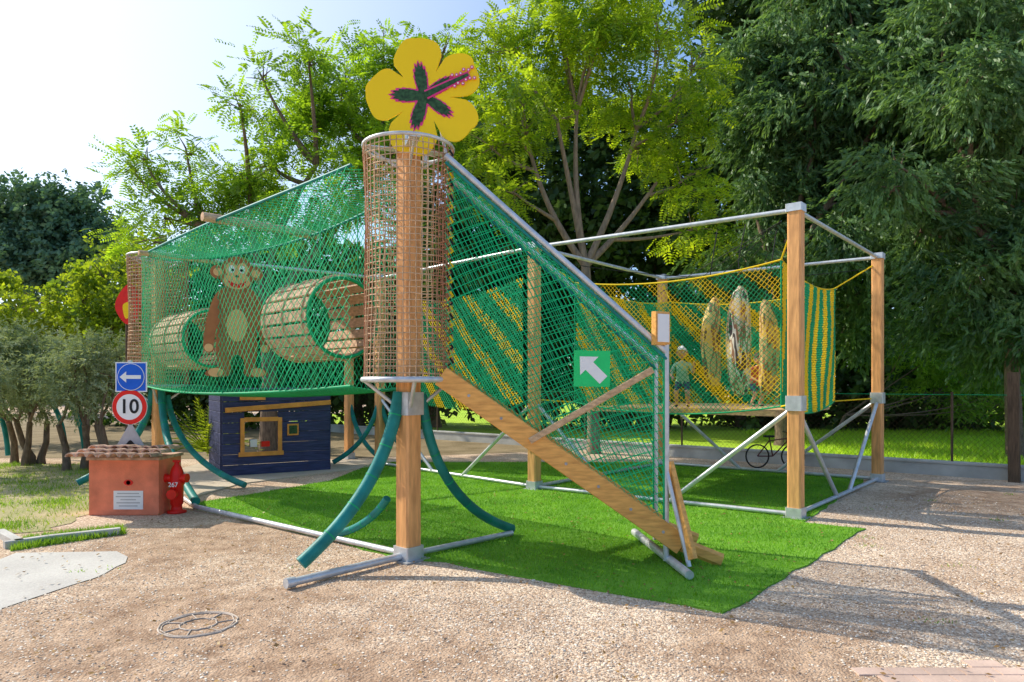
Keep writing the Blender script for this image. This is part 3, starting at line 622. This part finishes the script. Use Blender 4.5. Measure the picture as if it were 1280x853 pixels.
for i,(px,py,Y,h,r,k) in enumerate([(888,428,10.0,1.3,.14,'bag1'),(923,427,9.6,1.55,.17,'bag2'),(962,435,10.0,1.4,.14,'bag1')]):
    x,y,z=W(px,py,Y); mb=MB(); root=empty('hanging_bag'+('.%03d'%i if i else ''))
    mb.lathe([(0.01,-h/2),(r*.55,-h/2+.04),(r*.85,-h*.36),(r,-.08),(r,.1),(r*.88,h*.28),(r*.55,h/2-.08),(0.03,h/2)],(x,y,z),k,18,(.16,.05,-.14)[i])
    mb.tube([(x+(.16,.05,-.14)[i]*h*h/4,y,z+h/2-.02),(x,y,z+h/2+.35),(x+.1,y,ZT)],.008,'black',5); mb.obj('bag',root)
def barrel(name,t,length,r,zc):
    mb=MB(); root=empty(name); c=A+v*t; c=Vector((c.x,c.y,zc)); n=20; ux=u; uz=Vector((0,0,1))
    for i in range(n):
        a=2*math.pi*i/n; d=ux*math.cos(a)+uz*math.sin(a)
        mb.beam(c-v*length/2+d*r,c+v*length/2+d*r,2*math.pi*r/n*.80,.028,'barrelw',up=d,bev=.004)
    for s in(-.42,0,.42):
        mb.tube([c+v*length*s+(ux*math.cos(a)+uz*math.sin(a))*(r+.022) for a in np.linspace(0,2*math.pi,33)],.012,'netb',6,False)
    for s in(-.5,.5):
        mb.tube([c+v*length*s*1.01+(ux*math.cos(a)+uz*math.sin(a))*(r-.01) for a in np.linspace(0,2*math.pi,33)],.02,'netgd',6,False)
    for s in(-.4,.4):
        for a in(1.0,2.1): mb.tube([c+v*length*s+(ux*math.cos(a)+uz*math.sin(a))*r,c+v*length*s+Vector((0,0,1.25))+ux*math.cos(a)*r],.006,'netgd',4)
    mb.obj('staves',root)
barrel('barrel_tunnel',1.70,1.05,.44,2.42); barrel('barrel_tunnel.001',5.5,1.4,.42,2.36)
def bl(pts,n=6):
    out=[];m=len(pts)
    for i in range(m):
        p0,p1,p2,p3=[np.array(pts[(i+k-1)%m],float) for k in range(4)]
        for t in np.linspace(0,1,n,endpoint=False):
            out.append(tuple(.5*((2*p1)+(-p0+p2)*t+(2*p0-5*p1+4*p2-p3)*t*t+(-p0+3*p1-3*p2+p3)*t**3)))
    return out
mk=empty('monkey_panel'); mb=MB(); o=A+v*3.0-u*.40; O=Vector((o.x,o.y,1.80)); ux=Vector((.92,.39,0)).normalized(); nn=ux.cross(Vector((0,0,1)))
def mp(pts,layer,k,cx=0,cy=0): mb.poly(pts,O+nn*(.004*layer)+ux*cx+Vector((0,0,cy)),k,.018 if layer==0 else .003,ux,(0,0,1))
mp(bl([(-.1,1.1),(-.24,1.0),(-.33,.75),(-.38,.42),(-.36,.30),(-.27,.30),(-.26,.42),(-.22,.62),(-.24,.35),(-.22,.12),(-.34,.06),(-.34,0),(-.1,0),(-.07,.18),(0,.26),(.08,.18),(.1,0),(.34,0),(.34,.06),(.22,.12),(.24,.35),(.22,.62),(.27,.42),(.28,.3),(.37,.3),(.39,.42),(.34,.75),(.24,1.0),(.1,1.1)]),0,'brown')
mp([(.2*math.cos(a),.22*math.sin(a)) for a in np.linspace(0,2*math.pi,32,endpoint=False)],1.2,'brown',0,1.25)
for s in(-1,1):
    mp(circ(.085,20),1,'brown',s*.22,1.27); mp(circ(.05,16),2,'tan',s*.22,1.27)
    mp([(.07*math.cos(a),.085*math.sin(a)) for a in np.linspace(0,6.283,20,endpoint=False)],2,'tan',s*.065,1.31)
    mp([(.035*math.cos(a),.05*math.sin(a)) for a in np.linspace(0,6.283,16,endpoint=False)],3,'white',s*.06,1.31)
    mp(circ(.018,12),4,'black',s*.052,1.30); mp(circ(.05,14),2,'tan',s*.32,.34); mp([(x*1.6,y) for x,y in circ(.055,16)],2,'tan',s*.24,.04)
mp([(.155*math.cos(a),.105*math.sin(a)) for a in np.linspace(0,6.283,28,endpoint=False)],3,'tan',0,1.17)
mp(bl([(-.11,1.17),(0,1.13),(.11,1.17),(.06,1.10),(0,1.085),(-.06,1.10)]),4,'red'); mp([(x*1.4,y) for x,y in circ(.015,12)],4,'black',0,1.225)
mp([(.12*math.cos(a),.20*math.sin(a)) for a in np.linspace(0,6.283,28,endpoint=False)],1,'tan',0,.62)
mb.obj('panel',mk)
# ------------------------------------------------ flower sign
fs=empty('flower_sign'); mb=MB(); fc=Vector((-.83,6.5,4.42)); rz=math.radians(-4); ux=Vector((math.cos(rz),math.sin(rz),0)); nn=ux.cross(Vector((0,0,1)))
angs=[102,26,-33,-104,172]
ang=sorted([math.radians(x%360) for x in angs]); pts=[]
for i,a in enumerate(ang):
    b=ang[(i+1)%5]+(2*math.pi if i==4 else 0); prv=ang[i-1]-(2*math.pi if i==0 else 0)
    lo=(a+prv)/2; hi=(a+b)/2; Rm=.57
    for k in range(24):
        t=k/24; th=lo+(hi-lo)*t; s=math.sin(math.pi*t); r=.25+(Rm-.25)*(s**.34)*(1-.04*math.exp(-((t-.5)/.06)**2)); r+=.012*math.sin(11*th)
        pts.append((r*math.cos(th),r*math.sin(th)))
mb.poly(pts,fc,'yellow',.02,ux,(0,0,1),fan=True)
def star(R,r0,sharp):
    P=[]
    for i,a in enumerate(ang):
        b=ang[(i+1)%5]+(2*math.pi if i==4 else 0); prv=ang[i-1]-(2*math.pi if i==0 else 0); lo=(a+prv)/2; hi=(a+b)/2
        for k in range(44):
            t=k/44; th=lo+(hi-lo)*t; s=math.sin(math.pi*t); r=r0+(R-r0)*(s**sharp)*(.91+.09*math.cos(k*1.7)); P.append((r*math.cos(th),r*math.sin(th)))
    return P
mb.poly(star(.35,.105,2.1),fc+nn*.005,'pink',.004,ux,(0,0,1),fan=True)
mb.poly(star(.325,.075,2.4),fc+nn*.009,'dkgreen',.004,ux,(0,0,1),fan=True)
sd=np.array([math.cos(.42),math.sin(.42)]); sp_=np.array([-sd[1],sd[0]])
def strip(L0,L1,w0,w1): return [tuple(sd*L0-sp_*w0),tuple(sd*L1-sp_*w1),tuple(sd*L1+sp_*w1),tuple(sd*L0+sp_*w0)]
mb.poly(strip(.02,.47,.045,.030),fc+nn*.013,'pink',.004,ux,(0,0,1)); mb.poly(strip(.0,.46,.030,.014),fc+nn*.017,'dkgreen',.004,ux,(0,0,1))
for k in range(12):
    q=sd*(.30+.02*k)+sp_*(.045 if k%2 else -.045)*(1+.3*math.sin(k*2)); mb.poly(circ(.017,10),fc+ux*q[0]+Vector((0,0,q[1]))+nn*.02,'pink',.004,ux,(0,0,1))
    mb.poly(circ(.008,8),fc+ux*q[0]+Vector((0,0,q[1]))+nn*.024,'white',.004,ux,(0,0,1))
mb.beam((fc.x,fc.y+.05,3.8),(fc.x,fc.y+.05,4.5),.05,.03,'steel'); mb.beam((fc.x+.2,fc.y+.05,3.9),(fc.x+.1,fc.y+.05,4.35),.03,.03,'steel')
mb.obj('panel',fs)
# arrow sign
ar=empty('arrow_sign'); mb=MB(); o=Vector(W(740,461,6.36)); mb.poly([(-.17,-.165),(.165,-.17),(.17,.165),(-.165,.17)],o,'green',.012,(1,0,0),(0,0,1))
def rot(P,a): return [(x*math.cos(a)-y*math.sin(a),x*math.sin(a)+y*math.cos(a)) for x,y in P]
arrow=[(0,.16),(-.12,.035),(-.05,.035),(-.05,-.15),(.05,-.15),(.05,.035),(.12,.035)]
mb.poly(rot(arrow,math.radians(45)),o+Vector((0,-.004,0)),'white',.003,(1,0,0),(0,0,1)); mb.obj('plate',ar)
# ------------------------------------------------ traffic signs, box, hydrant
ts=empty('traffic_sign'); mb=MB(); Yp=9.4; X=(163-640)/F*Yp; mb.tube([(X,Yp,0),(X,Yp,2.02)],.03,'steel',10)
o=Vector(W(164,471.5,Yp-.04)); q=.215
mb.poly([(-q,-q*.95),(q,-q*.95),(q,q*.95),(-q,q*.95)],o,'white',.01,(1,0,0),(0,0,1)); mb.poly([(x*.92,y*.92) for x,y in[(-q,-q*.95),(q,-q*.95),(q,q*.95),(-q,q*.95)]],o+Vector((0,-.004,0)),'blue',.003,(1,0,0),(0,0,1))
mb.poly(circ(.185,40),o+Vector((0,-.008,0)),'white',.003,(1,0,0),(0,0,1)); mb.poly(circ(.176,40),o+Vector((0,-.012,0)),'blue',.003,(1,0,0),(0,0,1))
aw=[(-.15,0),(-.06,.075),(-.06,.025),(.14,.025),(.14,-.025),(-.06,-.025),(-.06,-.075)]
mb.poly(aw,o+Vector((0,-.016,0)),'white',.003,(1,0,0),(0,0,1))
o=Vector(W(162,509,Yp-.04)); mb.poly(circ(.24,48),o,'white',.01,(1,0,0),(0,0,1)); mb.poly(circ(.235,48),o+Vector((0,-.004,0)),'red',.003,(1,0,0),(0,0,1)); mb.poly(circ(.175,48),o+Vector((0,-.008,0)),'white',.003,(1,0,0),(0,0,1))
text('numerals','10',.27,(o.x,o.y-.0125,o.z),'black',ts)
o=Vector(W(163,549,Yp-.04)); tr=[(-.235,-.17),(.235,-.17),(0,.235)]; mb.poly(tr,o,'grey',.01,(1,0,0),(0,0,1))  # white triangle standing in shade; the shade is put into its grey colour
mb.poly([(-.11,-.11)]+[(x,-.085+.07*math.exp(-(x/.05)**2)) for x in np.linspace(-.11,.11,15)]+[(.11,-.11)],o+Vector((0,-.004,0)),'black',.003,(1,0,0),(0,0,1))
mb.obj('plates',ts)
ub=empty('utility_box'); mb=MB(); x0,x1,yf=-5.46,-4.56,8.87; cx=(x0+x1)/2; mb.beam((x0,yf+.3,.36),(x1,yf+.3,.36),.6,.72,'terra',bev=.01); mb.beam((x0-.02,yf+.3,.735),(x1+.02,yf+.3,.735),.66,.04,'tile')
for i in range(8):
    x=x0-.02+i*.135; 
    for k in range(3):
        y0=yf-.08+k*.24; zz=.775+.025*k
        P=[(x+.065*math.cos(t),.055*math.sin(t)) for t in np.linspace(0,math.pi,9)]+[(x+.05*math.cos(t),.04*math.sin(t)) for t in np.linspace(math.pi,0,9)]
        mb.poly(P,(rng.normal(0,.006),y0,zz+rng.normal(0,.004)),'tile',-.27,(1,0,0),(0,.06,1))
mb.poly(circ(.028,16),(cx+.06,yf-.006,.425),'white',.005,(1,0,0),(0,0,1)); mb.poly([(x*1.0,y*.6) for x,y in circ(.06,20)],(cx+.06,yf-.006,.425),'red',.004,(1,0,0),(0,0,1))
mb.poly([(-.19,-.12),(.19,-.12),(.19,.12),(-.19,.12)],(cx+.06,yf-.006,.20),'white',.005,(1,0,0),(0,0,1))
for k,wd_ in enumerate((.14,.16,.1,.15,.12)): mb.poly([(-wd_,-.006),(wd_,-.006),(wd_,.006),(-wd_,.006)],(cx+.06,yf-.010,.285-k*.04),'grey',.003,(1,0,0),(0,0,1))
mb.obj('body',ub)
fh=empty('fire_hydrant'); mb=MB(); hx,hy=G(221,641)
mb.lathe([(0,0),(.12,0),(.12,.03),(.07,.04),(.065,.10),(.08,.12),(.085,.36),(.10,.38),(.10,.42),(.085,.44),(.08,.54),(.06,.60),(.03,.64),(.03,.67),(0,.67)],(hx,hy,0),'red',24)
for s in(-1,1): mb.tube([(hx,hy,.46),(hx+s*.12,hy-.02,.46)],.048,'red',14); mb.tube([(hx+s*.115,hy-.02,.46),(hx+s*.15,hy-.025,.46)],.06,'red',14)
mb.tube([(hx,hy,.26),(hx-.0,hy-.12,.26)],.055,'red',14); mb.tube([(hx,hy-.115,.26),(hx,hy-.15,.26)],.068,'red',8); mb.beam((hx-.05,hy,.68),(hx+.05,hy,.68),.03,.03,'red')
mb.obj('body',fh); text('number','267',.085,(hx,hy-.103,.38),'white',fh)
# ------------------------------------------------ hut
ht=empty('play_hut'); mb=MB(); p0=Vector((-5.27,12.48,.02)); p1=Vector((-3.58,13.5,.02)); hx_=(p1-p0).normalized(); hn=Vector((hx_.y,-hx_.x,0)); Lh=(p1-p0).length; Hh=1.55
def hb(a,b,z0,z1,k,off=0,th=.05):
    c0=p0+hx_*a+hn*off;c1=p0+hx_*b+hn*off; zc=(z0+z1)/2; mb.beam((c0.x,c0.y,zc),(c1.x,c1.y,zc),th,z1-z0,k,bev=.004)
wx0,wx1,wz0,wz1=.38,.98,.50,1.0
n=8
for i in range(n):
    z0=.02+i*Hh/n; z1=z0+Hh/n-.008
    if z1>wz0 and z0<wz1: hb(0,wx0,z0,z1,'navy'); hb(wx1,Lh,z0,z1,'navy')
    else: hb(0,Lh,z0,z1,'navy')
for a,b,z0,z1 in((wx0-.07,wx0,wz0-.07,wz1+.07),(wx1,wx1+.07,wz0-.07,wz1+.07),(wx0,wx1,wz1,wz1+.08),(wx0-.1,wx1+.1,wz0-.14,wz0-.06)): hb(a,b,z0,z1,'orange',.04,.05)
c0=p0+hx_*.05+hn*.05;c1=p0+hx_*Lh+hn*.05; mb.beam((c0.x,c0.y,1.22),(c1.x,c1.y,1.34),.05,.09,'orange')
hb(.3,.75,1.40,1.50,'orange',.05,.03); hb(1.15,1.36,.72,.94,'orange',.045,.02); hb(1.18,1.33,.75,.91,'dkgreen',.058,.008)
hb(.5,.62,.52,.66,'white',-.1,.1); hb(.7,.85,.52,.62,'red',-.1,.1)
for q in(p0,p1):
    for i in range(n):
        z=.02+(i+.5)*Hh/n; e=q-hn*1.5; mb.beam((q.x-hn.x*.03,q.y-hn.y*.03,z),(e.x,e.y,z),.05,Hh/n-.008,'navy',bev=.004)
for k in range(9): a=p0-hn*(.05+.17*k); b=p1-hn*(.05+.17*k); mb.beam((a.x,a.y,Hh+.05),(b.x,b.y,Hh+.05),.15,.03,'navy')
mb.obj('walls',ht)
pn=empty('painted_panel'); mb=MB(); o=Vector(W(157,405,12.9)); mb.poly(bl([(0,0),(.2,.1),(.28,.45),(.1,.75),(-.1,.6),(-.2,.3)]),o,'red',.02); mb.poly(bl([(0,.1),(.12,.2),(.1,.4),(-.05,.35)]),o+Vector((0,-.005,0)),'yellow',.004); mb.tube([Vector((o.x,o.y+.05,0)),o+Vector((0,.05,.3))],.03,'dwood'); mb.obj('panel',pn)
mb=MB()
for x,y in((-11.2,15.0),(-10.2,15.4),(-9.4,14.8)):
    mb.tube([(x+.5*math.cos(t)-.3,y,1.35*math.sin(t)) for t in np.linspace(.1,1.9,12)],.05,'teal',8)
mb.obj('play_hoops')
# ------------------------------------------------ bicycle
bk=empty('bicycle'); mb=MB(); bx,by=G(962,583); by-=.3
for s in(-.36,.36): mb.tube([(bx+s+.23*math.cos(t),by,.24+.23*math.sin(t)) for t in np.linspace(0,6.283,25)],.016,'rubber',6,False)
for s in(-.36,.36):
    for t in np.linspace(0,3.14,6,endpoint=False): mb.tube([(bx+s+.22*math.cos(t),by,.24+.22*math.sin(t)),(bx+s-.22*math.cos(t),by,.24-.22*math.sin(t))],.002,'steel',3)
for a,b in(((-.36,.24),(-.05,.24)),((-.36,.24),(-.12,.55)),((-.05,.24),(-.12,.62)),((-.05,.24),(.26,.56)),((-.12,.55),(.25,.6)),((.36,.24),(.23,.72))): mb.tube([(bx+a[0],by,a[1]),(bx+b[0],by,b[1])],.013,'bikep',6)
mb.tube([(bx+.23,by-.2,.72),(bx+.23,by+.2,.72)],.012,'black',6); mb.box((bx-.13,by,.64),(.2,.1,.04),'black'); mb.obj('frame',bk)
# ------------------------------------------------ children
def child(name,loc,s,face,shirt,hat,crouch):
    k=.10 if crouch else 0
    J={'pelvis':(0,.05*crouch,.52-k),'spine':(0,0,.64-k),'chest':(0,-.03*crouch,.76-k),'neck':(0,-.05*crouch,.885-k),
    'hl':(-.07,.04*crouch,.49-k),'kl':(-.09,-.12*crouch,.27-.02*crouch),'al':(-.09,.02,.05),'tl':(-.095,-.1,.025),
    'hr':(.07,.04*crouch,.49-k),'kr':(.09,-.10*crouch,.27-.02*crouch),'ar':(.09,.03,.05),'tr':(.1,-.09,.025),
    'sl':(-.115,-.02,.82-k),'el':(-.17,-.08,.66-k),'wl':(-.14,-.2,.60-k),'sr':(.115,-.02,.82-k),'er':(.18,-.07,.67-k),'wr':(.2,-.16,.80-k)}
    Rr={'pelvis':.085,'spine':.078,'chest':.088,'neck':.036,'hl':.062,'kl':.042,'al':.028,'tl':.022,'hr':.062,'kr':.042,'ar':.028,'tr':.022,'sl':.042,'el':.028,'wl':.02,'sr':.042,'er':.028,'wr':.02}
    Ed=[('pelvis','spine'),('spine','chest'),('chest','neck'),('pelvis','hl'),('hl','kl'),('kl','al'),('al','tl'),('pelvis','hr'),('hr','kr'),('kr','ar'),('ar','tr'),('chest','sl'),('sl','el'),('el','wl'),('chest','sr'),('sr','er'),('er','wr')]
    for side,w,dx in(('l','wl',-1),('r','wr',1)):
        wp=np.array(J[w]); e_=np.array(J['e'+side]); d=(wp-e_)/np.linalg.norm(wp-e_); pm_='p'+side; J[pm_]=tuple(wp+d*.035); Rr[pm_]=.016; Ed.append((w,pm_))
        sx=np.array([1,0,0.]) 
        for f in range(4):
            fl=.03-.004*abs(f-1.5); n1='f%s%d'%(side,f); J[n1]=tuple(wp+d*(.05+fl)+sx*(f-1.5)*.012+np.array([0,0,-.01])); Rr[n1]=.0055; Ed.append((pm_,n1))
        n1='th'+side; J[n1]=tuple(wp+d*.035+sx*(-dx)*.03+np.array([0,-.01,0])); Rr[n1]=.0065; Ed.append((w,n1))
    names=list(J); me=bpy.data.meshes.new(name+'_tmp'); me.from_pydata([J[n] for n in names],[(names.index(a),names.index(b)) for a,b in Ed],[])
    ob=bpy.data.objects.new(name+'_tmp',me); col.objects.link(ob); sk=ob.modifiers.new('s','SKIN'); 
    for i,n in enumerate(names): me.skin_vertices[0].data[i].radius=(Rr[n],Rr[n])
    me.skin_vertices[0].data[0].use_root=True
    ss=ob.modifiers.new('ss','SUBSURF'); ss.levels=1; ss.render_levels=1
    dg=bpy.context.evaluated_depsgraph_get(); m2=bpy.data.meshes.new_from_object(ob.evaluated_get(dg)); bpy.data.objects.remove(ob)
    for kx in('skin',shirt,'short','rubber'): m2.materials.append(M[kx])
    for p in m2.polygons:
        x,y,z=p.center; p.use_smooth=True
        i=0
        if z<.045: i=3
        elif z<.52-k and z>.30 and abs(x)<.15: i=2
        elif z>=.52-k and z<.865-k and abs(x)<.165 and not(y<-.13): i=1
        p.material_index=i
    root=empty(name); b=bpy.data.objects.new('body',m2); col.objects.link(b); b.parent=root
    mb=MB(); hc=Vector((0,-.06*crouch-.01,1.0-k)); nn_=16
    vs=[];fs_=[]
    for i in range(13):
        ph=math.pi*i/12
        for j in range(nn_):
            t=2*math.pi*j/nn_; rx=.075*math.sin(ph);ry=.09*math.sin(ph); zz=.105*math.cos(ph); f=1-.18*max(0,-math.cos(ph))
            vs.append(hc+Vector((rx*f*math.cos(t),ry*f*math.sin(t),zz)))
    for i in range(12):
        for j in range(nn_): fs_.append((i*nn_+j,i*nn_+(j+1)%nn_,(i+1)*nn_+(j+1)%nn_,(i+1)*nn_+j))
    mb.add(vs,fs_,'skin',True)
    for sx in(-1,1):
        mb.tube([hc+Vector((sx*.028,-.083,.005)),hc+Vector((sx*.028,-.09,.005))],.011,'white',8); mb.tube([hc+Vector((sx*.028,-.088,.005)),hc+Vector((sx*.028,-.0925,.005))],.005,'black',8)
        mb.tube([hc+Vector((sx*.07,.0,.02)),hc+Vector((sx*.085,.008,.0)),hc+Vector((sx*.07,.0,-.025))],[.008,.013,.007],'skin',6)
    mb.tube([hc+Vector((0,-.085,.01)),hc+Vector((0,-.103,-.02)),hc+Vector((0,-.085,-.03))],[.005,.011,.006],'skin',6); mb.tube([hc+Vector((-.022,-.078,-.052)),hc+Vector((0,-.084,-.056)),hc+Vector((.022,-.078,-.052))],.005,'red',5)
    vs=[];fs_=[]
    for i in range(8):
        ph=math.pi*.62*i/7
        for j in range(nn_):
            t=2*math.pi*j/nn_; back=.5+.5*math.sin(t); p2=ph*(.62+.38*back); vs.append(hc+Vector((.083*math.sin(p2)*math.cos(t),.098*math.sin(p2)*math.sin(t),.114*math.cos(p2))))
    for i in range(7):
        for j in range(nn_): fs_.append((i*nn_+j,i*nn_+(j+1)%nn_,(i+1)*nn_+(j+1)%nn_,(i+1)*nn_+j))
    mb.add(vs,fs_,hat,True)
    if hat=='white': mb.poly([(.08*math.cos(t),-.06-.08*math.sin(t)) for t in np.linspace(0,math.pi,10)],hc+Vector((0,0,.045)),'white',.008,(1,0,0),(0,1,0))
    mb.obj('head',root); root.location=loc; root.scale=(s,s,s); root.rotation_euler=(0,0,face)
x,y,z=W(853,505,10.45); child('child',(x,y,1.335),.93,math.radians(-20),'shirt','white',1)
x,y,z=W(945,505,10.9); child('child.001',(x,y,1.335),.85,math.radians(15),'shirt2','hair',1)
# ------------------------------------------------ light, world, camera
l=bpy.data.lights.new('sun','SUN'); l.energy=5; l.angle=math.radians(.5); l.color=(1,.92,.78); lo=bpy.data.objects.new('sun',l); col.objects.link(lo); lo.rotation_euler=(sd_).to_track_quat('Z','Y').to_euler()
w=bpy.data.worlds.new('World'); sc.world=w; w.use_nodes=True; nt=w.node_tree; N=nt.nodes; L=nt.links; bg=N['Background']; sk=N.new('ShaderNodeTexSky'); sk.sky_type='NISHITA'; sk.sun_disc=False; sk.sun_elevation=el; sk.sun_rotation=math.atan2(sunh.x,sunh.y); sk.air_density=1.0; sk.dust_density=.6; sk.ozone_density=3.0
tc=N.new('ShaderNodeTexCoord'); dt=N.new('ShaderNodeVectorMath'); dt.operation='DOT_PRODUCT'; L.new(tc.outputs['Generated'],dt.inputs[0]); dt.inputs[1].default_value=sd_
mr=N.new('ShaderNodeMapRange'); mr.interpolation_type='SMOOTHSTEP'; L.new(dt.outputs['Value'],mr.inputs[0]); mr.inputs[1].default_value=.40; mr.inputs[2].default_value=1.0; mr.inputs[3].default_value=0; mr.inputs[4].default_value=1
sky_fill=N.new('ShaderNodeMix'); sky_fill.data_type='RGBA'; sky_fill.clamp_result=False; L.new(mr.outputs[0],sky_fill.inputs[0]); sky_fill.inputs[6].default_value=(.55,1.05,1.9,1); sky_fill.inputs[7].default_value=(4.6,4.3,3.7,1)  # glow added to the sky, whitest towards the sun, to lift the fill light
ad=N.new('ShaderNodeMix'); ad.data_type='RGBA'; ad.blend_type='ADD'; ad.inputs[0].default_value=1; ad.clamp_result=False; L.new(sk.outputs[0],ad.inputs[6]); L.new(sky_fill.outputs[2],ad.inputs[7])
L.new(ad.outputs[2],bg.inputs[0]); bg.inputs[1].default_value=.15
cam=bpy.data.cameras.new('camera'); co=bpy.data.objects.new('camera',cam); col.objects.link(co); co.location=(0,0,H); co.rotation_euler=(math.pi/2,0,0); cam.sensor_width=36; cam.lens=F/1280*36; cam.shift_y=(HY-426.5)/1280; cam.clip_end=2000; sc.camera=co
sc.view_settings.view_transform='Standard'; sc.view_settings.look='None'; sc.view_settings.exposure=0
